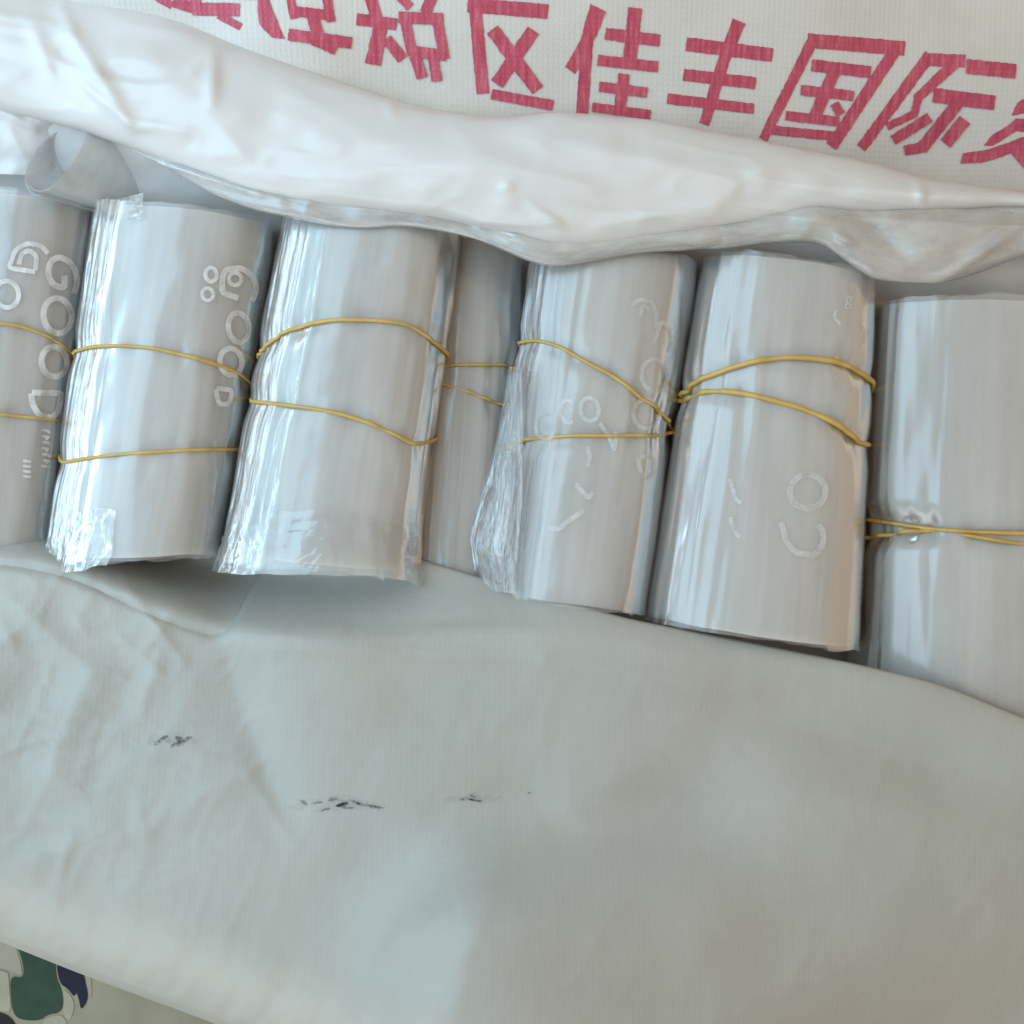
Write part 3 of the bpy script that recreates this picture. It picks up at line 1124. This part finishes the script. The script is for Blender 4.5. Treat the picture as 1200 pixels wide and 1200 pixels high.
# fifth
R5, o5 = build_roll((621, 298), (817, 312), (572, 690), (759, 718), 0.0, -0.004, 0.76, 5,
    [[(600, 403), (625, 398), (655, 405), (700, 430), (750, 465), (784, 494)], [(577, 526), (610, 516), (680, 510), (740, 510), (784, 510)]],
    'grey clear bag roll with faint white letters and film flaring at its lower left',
    'yellow rubber band slanting down to the right across the flared bag roll', 0.00115, 0.0014, 1.1)
for st in (
    [([(765, 404), (770, 390), (774, 376), (786, 386), (788, 401), (784, 414)], 3.5)],
    [([(738, 358), (750, 351), (763, 354), (769, 368), (768, 385)], 3.5), ([(750, 372), (753, 358), (760, 362)], 3)],
    [(ell(766, 440, 15, 19), 3.5)], [(ell(757, 485, 16, 17), 3.5)], [([(748, 535), (768, 536), (767, 556), (756, 562), (748, 548), (748, 535)], 3.5)],
    [(ell(691, 480, 11, 14), 3.5)], [(ell(666, 482, 9, 14, 60, 330), 3.5)], [([(702, 495), (714, 512), (720, 530), (722, 505)], 3.5)],
    [([(640, 618), (655, 621), (668, 609), (686, 598)], 4)], [([(674, 566), (690, 585), (696, 575)], 4)], [([(688, 522), (692, 535), (688, 548)], 3.5)],
    [(ell(640, 500, 12, 15, 40, 300), 3)],
):
    ribbon(R5, st, o5, mat=M_FAINT)

# sixth
R6, o6 = build_roll((822, 304), (1024, 334), (758, 722), (1003, 756), 0.003, -0.002, 0.76, 6,
    [[(796, 464), (830, 440), (880, 424), (940, 418), (990, 425), (1016, 441)], [(796, 470), (830, 457), (870, 460), (920, 472), (970, 490), (1010, 520)]],
    'glossy clear bag roll with thick band meeting at its left side, second from right',
    'thick yellow rubber band whose two loops meet at the left of a glossy roll', 0.0017, 0.0016, 0.9)
for st in (
    [(ell(946, 576, 21, 20), 5)],
    [([(915, 611), (921, 635), (933, 648), (954, 651), (964, 638), (964, 622), (957, 614)], 5)],
    [(ell(994, 351, 3, 3.6), 1.8)], [(ell(993, 359, 3, 3.2), 1.8)], [([(980, 362), (977, 372), (984, 380)], 3)],
    [([(1010, 378), (1015, 390), (1014, 404)], 3)], [([(855, 560), (862, 585), (870, 590)], 3.5)], [([(856, 605), (860, 622), (868, 630)], 3.5)],
):
    ribbon(R6, st, o6, mat=M_FAINT)

# seventh, cut by the picture edge
R7, o7 = build_roll((1019, 362), (1268, 366), (1001, 812), (1262, 880), -0.004, -0.022, 0.72, 8,
    [[(1010, 608), (1060, 615), (1095, 620), (1150, 624), (1200, 625), (1258, 622)], [(1010, 631), (1050, 623), (1095, 620), (1150, 630), (1200, 638), (1258, 640)]],
    'warm tinted bag roll at the right picture edge, pinched by its band',
    'yellow rubber band with crossing loops pinching the bag roll at right edge', 0.0013, 0.0030, 1.0)


# loose pieces of film
def loose(name, left, right, nrow, ncol, zf, mat, root, seed):
    l = np.array(left, float)
    r = np.array(right, float)

    def rs(p):
        s = np.linspace(0, 1, len(p))
        k = np.linspace(0, 1, nrow)
        return np.stack([np.interp(k, s, p[:, 0]), np.interp(k, s, p[:, 1])], -1)
    l, r = rs(l), rs(r)
    c = np.linspace(0, 1, ncol)[None, :, None]
    q = l[:, None] + (r - l)[:, None] * c
    s = np.linspace(0, 1, nrow)[:, None] + 0 * c[..., 0]
    cc = c[..., 0] + 0 * s
    z = zf(cc, s) + 0.0012 * fbm(cc * 5, s * 3, seed, 3)
    o = grid(name, P(q[..., 0], q[..., 1], z), mat, uv=np.stack([cc, s], -1))
    adopt(o, root)
    return o


# flare at the lower left of the fifth roll
loose('loose_flap', [(596, 430), (580, 520), (566, 572), (548, 632), (558, 690)], [(612, 430), (612, 520), (612, 590), (606, 650), (604, 696)],
      50, 24, lambda c, s: 0.010 + 0.028 * c ** 0.6 - 0.004 * s, M_LOOSE, o5, 91)
loose('loose_flap', [(584, 530), (572, 590), (556, 640), (578, 692)], [(600, 530), (598, 590), (590, 650), (592, 694)],
      40, 20, lambda c, s: 0.014 + 0.025 * c ** 0.6 - 0.004 * s, M_LOOSE, o5, 92)


def tail(R, root, u0, u1, t0, t1, o0, o1, seed, name='loose_flap', mat=None, jag=0.012):
    """a film end lying on its roll, with an uneven free edge"""
    nu_, nt_ = 60, 60
    c = np.linspace(0, 1, nu_)[None]
    s_ = np.linspace(0, 1, nt_)[:, None]
    u = u0 + (u1 - u0) * c + 0.05 * vnoise(s_ * 3, 0.5, seed) * (1 - c) + 0.05 * vnoise(s_ * 2.4, 1.5, seed + 1) * c
    ta = t0 + jag * vnoise(c * 6, 0.2, seed + 2)
    tb = t1 + jag * vnoise(c * 7, 0.7, seed + 3)
    t = ta + (tb - ta) * s_
    off = o0 + (o1 - o0) * s_ + 0.0003 * ridged(c * 5 + s_ * .8, s_ * 1.5, seed + 4, 3) + 0.0005 * fbm(c * 8, s_ * 6, seed + 5, 2)
    for ub, tt in R.tb:
        cc = np.interp(np.mod(u, 2 * np.pi), ub, tt)
        off = off - (off - 0.0008) * np.exp(-((t - cc) / 0.045) ** 2)
    V = R.S(u, t, off)
    o = grid(name, V[:, ::-1], mat or M_TAIL, uv=np.stack(np.broadcast_arrays(c[:, ::-1], t), -1))
    adopt(o, root)


tail(R3, o3, 0.2, 2.95, 0.84, 1.035, 0.0004, 0.0042, 93, mat=M_LOOSE, jag=0.03)
tail(R2, o2, 1.6, 3.0, 0.86, 1.025, 0.0006, 0.0040, 96, mat=M_LOOSE)
for R_i, o_i, ua, ub_, sd_ in ((R1, o1, 1.2, 2.6, 101), (R2, o2, 2.0, 3.0, 102), (R3, o3, 1.9, 3.0, 103), (R4, o4, 1.5, 2.6, 104),
                              (R5, o5, 2.05, 3.0, 105)):
    tail(R_i, o_i, ua, ub_, -0.012, 1.004, 0.0014, 0.0016, sd_, 'film_end')
loose('folded_corner', [(434, 668), (428, 673)], [(452, 666), (450, 681)], 8, 8, lambda c, s: 0.030 + 0.004 * c, M_LOOSE, o3, 94)
loose('folded_corner', [(530, 262), (540, 276)], [(548, 264), (546, 280)], 8, 8, lambda c, s: 0.034 + 0.004 * c, M_LOOSE, o3, 95)
# thin upright edge of film at the top of the second roll
loose('loose_flap', [(118, 238), (112, 262)], [(168, 226), (166, 256)], 12, 20,
      lambda c, s: 0.020 + 0.022 * c ** 0.7, M_LOOSE, o2, 97)
